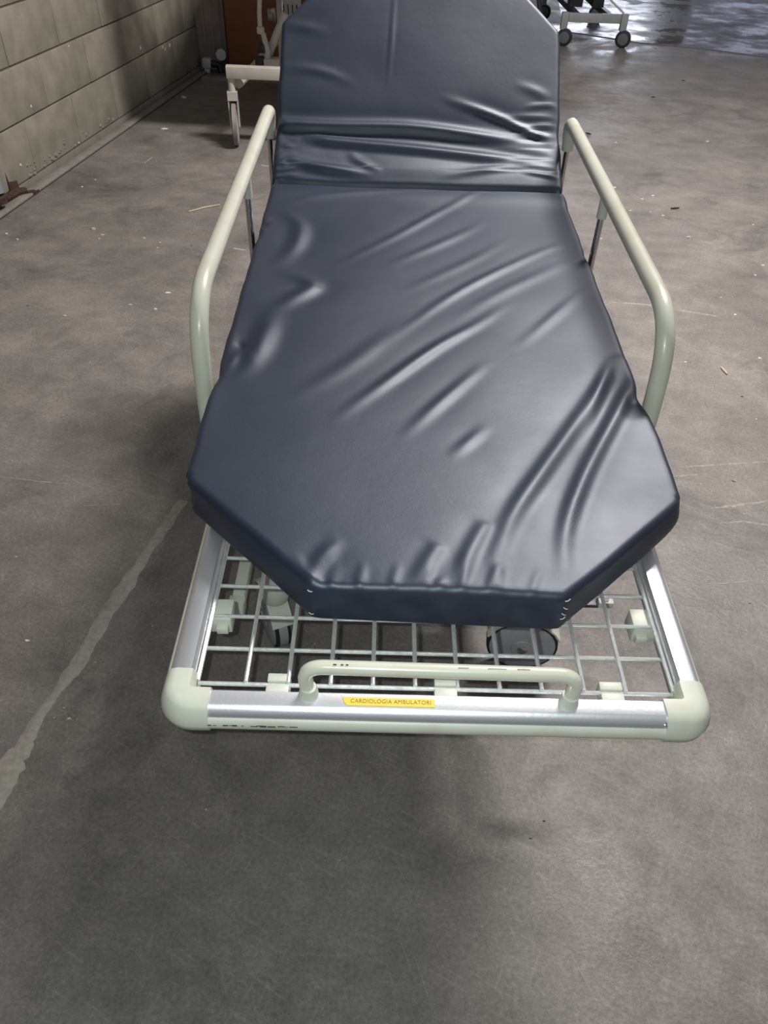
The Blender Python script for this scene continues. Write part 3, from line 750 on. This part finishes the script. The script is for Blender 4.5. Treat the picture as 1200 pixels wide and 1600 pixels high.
# brown end panel standing behind, with its roller bumper
bpn = empty('wooden_panel', (-.9, 6.3, 0), 'brown wood veneer bed end panel standing behind the white bed', 'panel')
yp = 6.62
a = at_y(357, 108, yp); 
MB().box((a.x+.008, yp, .045), (-.30, yp+.03, 1.05), bev=.004).build('board', M['wood'], bpn)
MB().box((a.x, yp-.004, .045), (a.x+.010, yp+.034, 1.05), bev=.002).build('edge_strip', M['wood_edge'], bpn)
MB().box((a.x+.02, yp+.002, 0), (a.x+.06, yp+.028, .046)).build('foot', M['wood_edge'], bpn)
MB().box((-.40, yp+.002, 0), (-.36, yp+.028, .046)).build('foot', M['wood_edge'], bpn)
d = at_y(345, 86, yp)
rl = MB().lathe((d.x, yp+.01, d.z), (.25, -1, .0), [(-.012, .036), (.006, .040), (.010, .036), (.012, .012)], 24).build('roller_bumper', M['white_plastic'], bpn)
MB().box((d.x-.01, yp+.012, d.z-.09), (a.x+.01, yp+.028, d.z-.01)).build('bumper_arm', M['black'], rl)
# grey socket plate with slots
p0, p1 = at_y(431, 0, 6.60), at_y(467, 34, 6.60)
sp = empty('slotted_plate', (p0.x+.07, 6.602, p1.z), 'white plastic plate with dark slots fixed on the brown panel', 'plate')
MB().box((p0.x, 6.602, p1.z), (p1.x+.02, 6.619, p0.z+.10), bev=.004).build('plate', M['white_plastic'], sp)
for k in range(5):
    x = p0.x+.018+k*.032; MB().box((x, 6.600, p1.z+.045), (x+.007, 6.603, p1.z+.105)).build('slot', M['black'], sp)
p2 = at_y(419, 33, 6.60); p3 = at_y(431, 12, 6.60)
cp = MB(); cp.box((p2.x, 6.57, p2.z), (p3.x, 6.618, p3.z), bev=.008)
tag(cp.build('plastic_cover', M['clear_plastic'], loc=(p2.x, 6.59, p2.z)), 'small crumpled clear plastic cover beside the slotted plate', 'cover')
# small white foot lying by the column
p = at(325, 113)
wf = empty('white_wheel_block', p, 'small white caster block lying by the concrete column', 'caster')
MB().box((p.x-.035, p.y-.03, .03), (p.x+.035, p.y+.03, .10), bev=.014).build('body', M['white_plastic'], wf)
MB().box((p.x-.02, p.y-.028, .0), (p.x+.02, p.y+.02, .03), bev=.006).build('wheel', M['white_plastic'], wf)
MB().tube([p+Vector((.03, 0, .06)), p+Vector((.09, .01, .05)), p+Vector((.10, 0, .0))], .026, 8).build('stem', M['black'], wf)

# ------------------------------------------------------------------ grey trolley far behind on the right
gt = empty('grey_trolley', (1.85, 8.1, 0), 'grey steel trolley base on two dark casters far behind on wet floor', 'trolley')
yy = 8.1
xl, xr = at_y(881, 40, yy).x, at_y(974, 40, yy).x
for x in (xl, xr):
    MB().box((x-.030, yy-.02, .13), (x+.030, yy+.03, .262), bev=.003).build('leg', M['grey_steel'], gt)
    MB().box((x-.030, yy+1.25, .13), (x+.030, yy+1.30, .262), bev=.003).build('leg', M['grey_steel'], gt)
MB().box((xl+.033, yy-.012, .186), (xr-.033, yy+.03, .258), bev=.004).build('cross_beam', M['grey_steel'], gt)
MB().box((xl+.033, yy+1.25, .186), (xr-.033, yy+1.29, .258), bev=.004).build('cross_beam', M['grey_steel'], gt)
for x in (xl+.12, xr-.12): MB().box((x-.02, yy+.03, .20), (x+.02, yy+1.25, .25)).build('side_beam', M['steel'], gt)
for x, y in ((xl, yy), (xr, yy), (xl, yy+1.28), (xr, yy+1.28)):
    c = Vector((x+.018, y-.01, .070))
    cs = MB().tube([c+Vector((-.01, .015, .05)), c+Vector((-.018, .02, .13))], .018, 8).build('caster', M['steel'], gt)
    MB().lathe(c, (.35, 1, 0), [(-.018, .058), (-.014, .070), (.014, .070), (.018, .058)], 24).build('tyre', M['rubber'], cs)
    MB().lathe(c, (-.35, -1, 0), [(.010, .048), (.021, .046), (.023, .03)], 24).build('wheel_disc', M['disc_grey'], cs)
# dark upper works
MB().tube([at_y(949, 0, yy)+Vector((0, 0, .02)), at_y(975, 21, yy)], .008, 8).build('stay_rod', M['white_steel'], gt)
MB().tube([at_y(930, -16, yy), at_y(949, 0, yy)+Vector((0, 0, .02))], .006, 8).build('stay_rod', M['white_steel'], gt)
MB().box((xl-.05, yy+.25, .36), (xr-.14, yy+1.2, .50), bev=.01).build('battery_box', M['dark_cloth'], gt)
MB().box((xl+.08, yy+.3, .26), (xl+.20, yy+.42, .36)).build('pillar', M['black'], gt)
MB().box((xr-.24, yy+.3, .26), (xr-.14, yy+.42, .36)).build('pillar', M['black'], gt)
gm = empty('leaning_panel', (1.15, 8.6, 0), 'grey vinyl panel leaning behind the grey trolley', 'panel')
m_ = MB().prism([Vector((1.02, 8.55, 0)), Vector((1.46, 8.55, 0)), Vector((1.30, 8.9, .72)), Vector((.92, 8.9, .72))],
                [Vector((1.02, 8.63, 0)), Vector((1.46, 8.63, 0)), Vector((1.30, 8.98, .72)), Vector((.92, 8.98, .72))])
m_.build('pad', M['grey_vinyl'], gm, smooth=False)
MB().tube([Vector((1.46, 8.54, .03)), Vector((1.30, 8.89, .70))], .02, 8).build('pad_edge', M['dark_cloth'], gm)

# ------------------------------------------------------------------ litter on the floor
def chip(pix, size, material, name, label, cat, group=None, flat=.25, z=0.0):
    p = at(*pix, z); n = random.randint(5, 7); top = []; bot = []
    ph = random.uniform(0, 6)
    for k in range(n):
        t = ph+2*math.pi*k/n; r = size*random.uniform(.55, 1)
        e = Vector((math.cos(t)*r, math.sin(t)*r*random.uniform(.4, .75), 0))
        bot.append(p+e); top.append(p+e*.8+Vector((0, 0, size*flat*random.uniform(.6, 1.3))))
    o = MB().prism(bot, top).build(name, material, loc=p, smooth=False); tag(o, label, cat, group); return o
def stick(pa, pb, r, material, name, label, cat, group=None, bow=.0):
    a, b_ = at(*pa), at(*pb); m = (a+b_)/2+Vector((-(b_-a).y, (b_-a).x, 0))*bow
    zz = Vector((0, 0, r))
    o = MB().tube([a+zz, m+zz, b_+zz], [r*.7, r, r*.6], 6).build(name, material, loc=a); tag(o, label, cat, group); return o
stick((295, 332), (344, 321), .0042, M['straw'], 'straw', 'long pale straw lying on the floor near the block wall', 'straw', bow=.05)
stick((1126, 575), (1136, 586), .0040, M['straw'], 'twig', 'short pale twig lying on the floor right of the stretcher', 'twig')
stick((1048, 327), (1061, 326), .0050, M['dark_bit'], 'twig', 'short dark twig lying on the floor beside the side rail', 'twig')
stick((915, 209), (923, 211), .0060, M['dark_bit'], 'twig', 'dark twig scrap lying on the floor behind the side rail', 'twig')
chip((287, 153), .026, M['chip'], 'paper_scrap', 'white paper scrap lying in the shadow beside the white bed', 'paper', flat=.4)
chip((256, 201), .030, M['chip'], 'paint_flake', 'flat pale flake at the edge of the wall shadow', 'flake', flat=.1)
chip((43, 1001), .0085, M['chip'], 'paint_flake', 'large white flake left of the mended crack', 'flake')
chip((108, 1123), .0062, M['chip'], 'paint_flake', 'oval white flake between the crack and the stretcher corner', 'flake')
chip((1075, 373), .018, M['leaf'], 'dry_leaf', 'crumpled dry leaf on the floor right of the side rail', 'leaf', flat=.6)
chip((146, 358), .020, M['leaf'], 'leaf_scrap', 'yellowish leaf scrap on a dark floor stain near the wall', 'leaf', flat=.3)
chip((263, 457), .016, M['chip'], 'paint_flake', 'pale triangular flake on the floor left of the side rail', 'flake', flat=.1)
chip((1147, 752), .0090, M['leaf'], 'leaf_scrap', 'curled leaf scrap on the floor right of the mattress corner', 'leaf', flat=.6)
chip((1014, 617), .010, M['straw'], 'straw_scrap', 'yellow straw scrap under the end of the side rail', 'straw', flat=.4)
small = [(85, 1121), (100, 1106), (120, 1124), (149, 1035), (238, 978), (25, 870), (960, 293), (1003, 311), (1016, 331), (1036, 337), (1020, 306), (1177, 351), (938, 373), (985, 329), (1192, 415),
         (1180, 430), (1126, 465), (1103, 885), (1106, 906), (1092, 902), (1160, 905), (925, 1340), (531, 1344), (1187, 560), (1083, 663), (1182, 655), (1095, 756), (1162, 803),
         (160, 367), (149, 281), (155, 373), (10, 365), (27, 374), (243, 483), (246, 387), (250, 379), (225, 372), (203, 476), (141, 566), (128, 292), (101, 493), (962, 223), (1105, 221), (1149, 492), (1071, 566), (995, 735), (322, 1265), (1035, 1190),
         (986, 985), (974, 1003), (978, 1015), (492, 1006), (931, 1010), (1010, 950)]
for i, p in enumerate(small):
    far = at(*p).y
    chip(p, (.0022 if far < 1.3 else .0040 if far < 2.5 else .0095)*random.uniform(.7, 1.4), M['chip'], 'debris_chip', 'tiny white chip lying on the concrete floor', 'chip', 'tiny white chips scattered on the floor')
dark = [(829, 1310), (850, 1283), (1171, 943), (1021, 152), (1068, 126), (43, 478), (299, 384), (1160, 620)]
for p in dark:
    far = at(*p).y
    chip(p, .0035 if far < 1.6 else .007 if far < 4 else .02, M['dark_bit'], 'dark_crumb', 'tiny dark crumb lying on the concrete floor', 'crumb', 'tiny dark crumbs scattered on the floor')
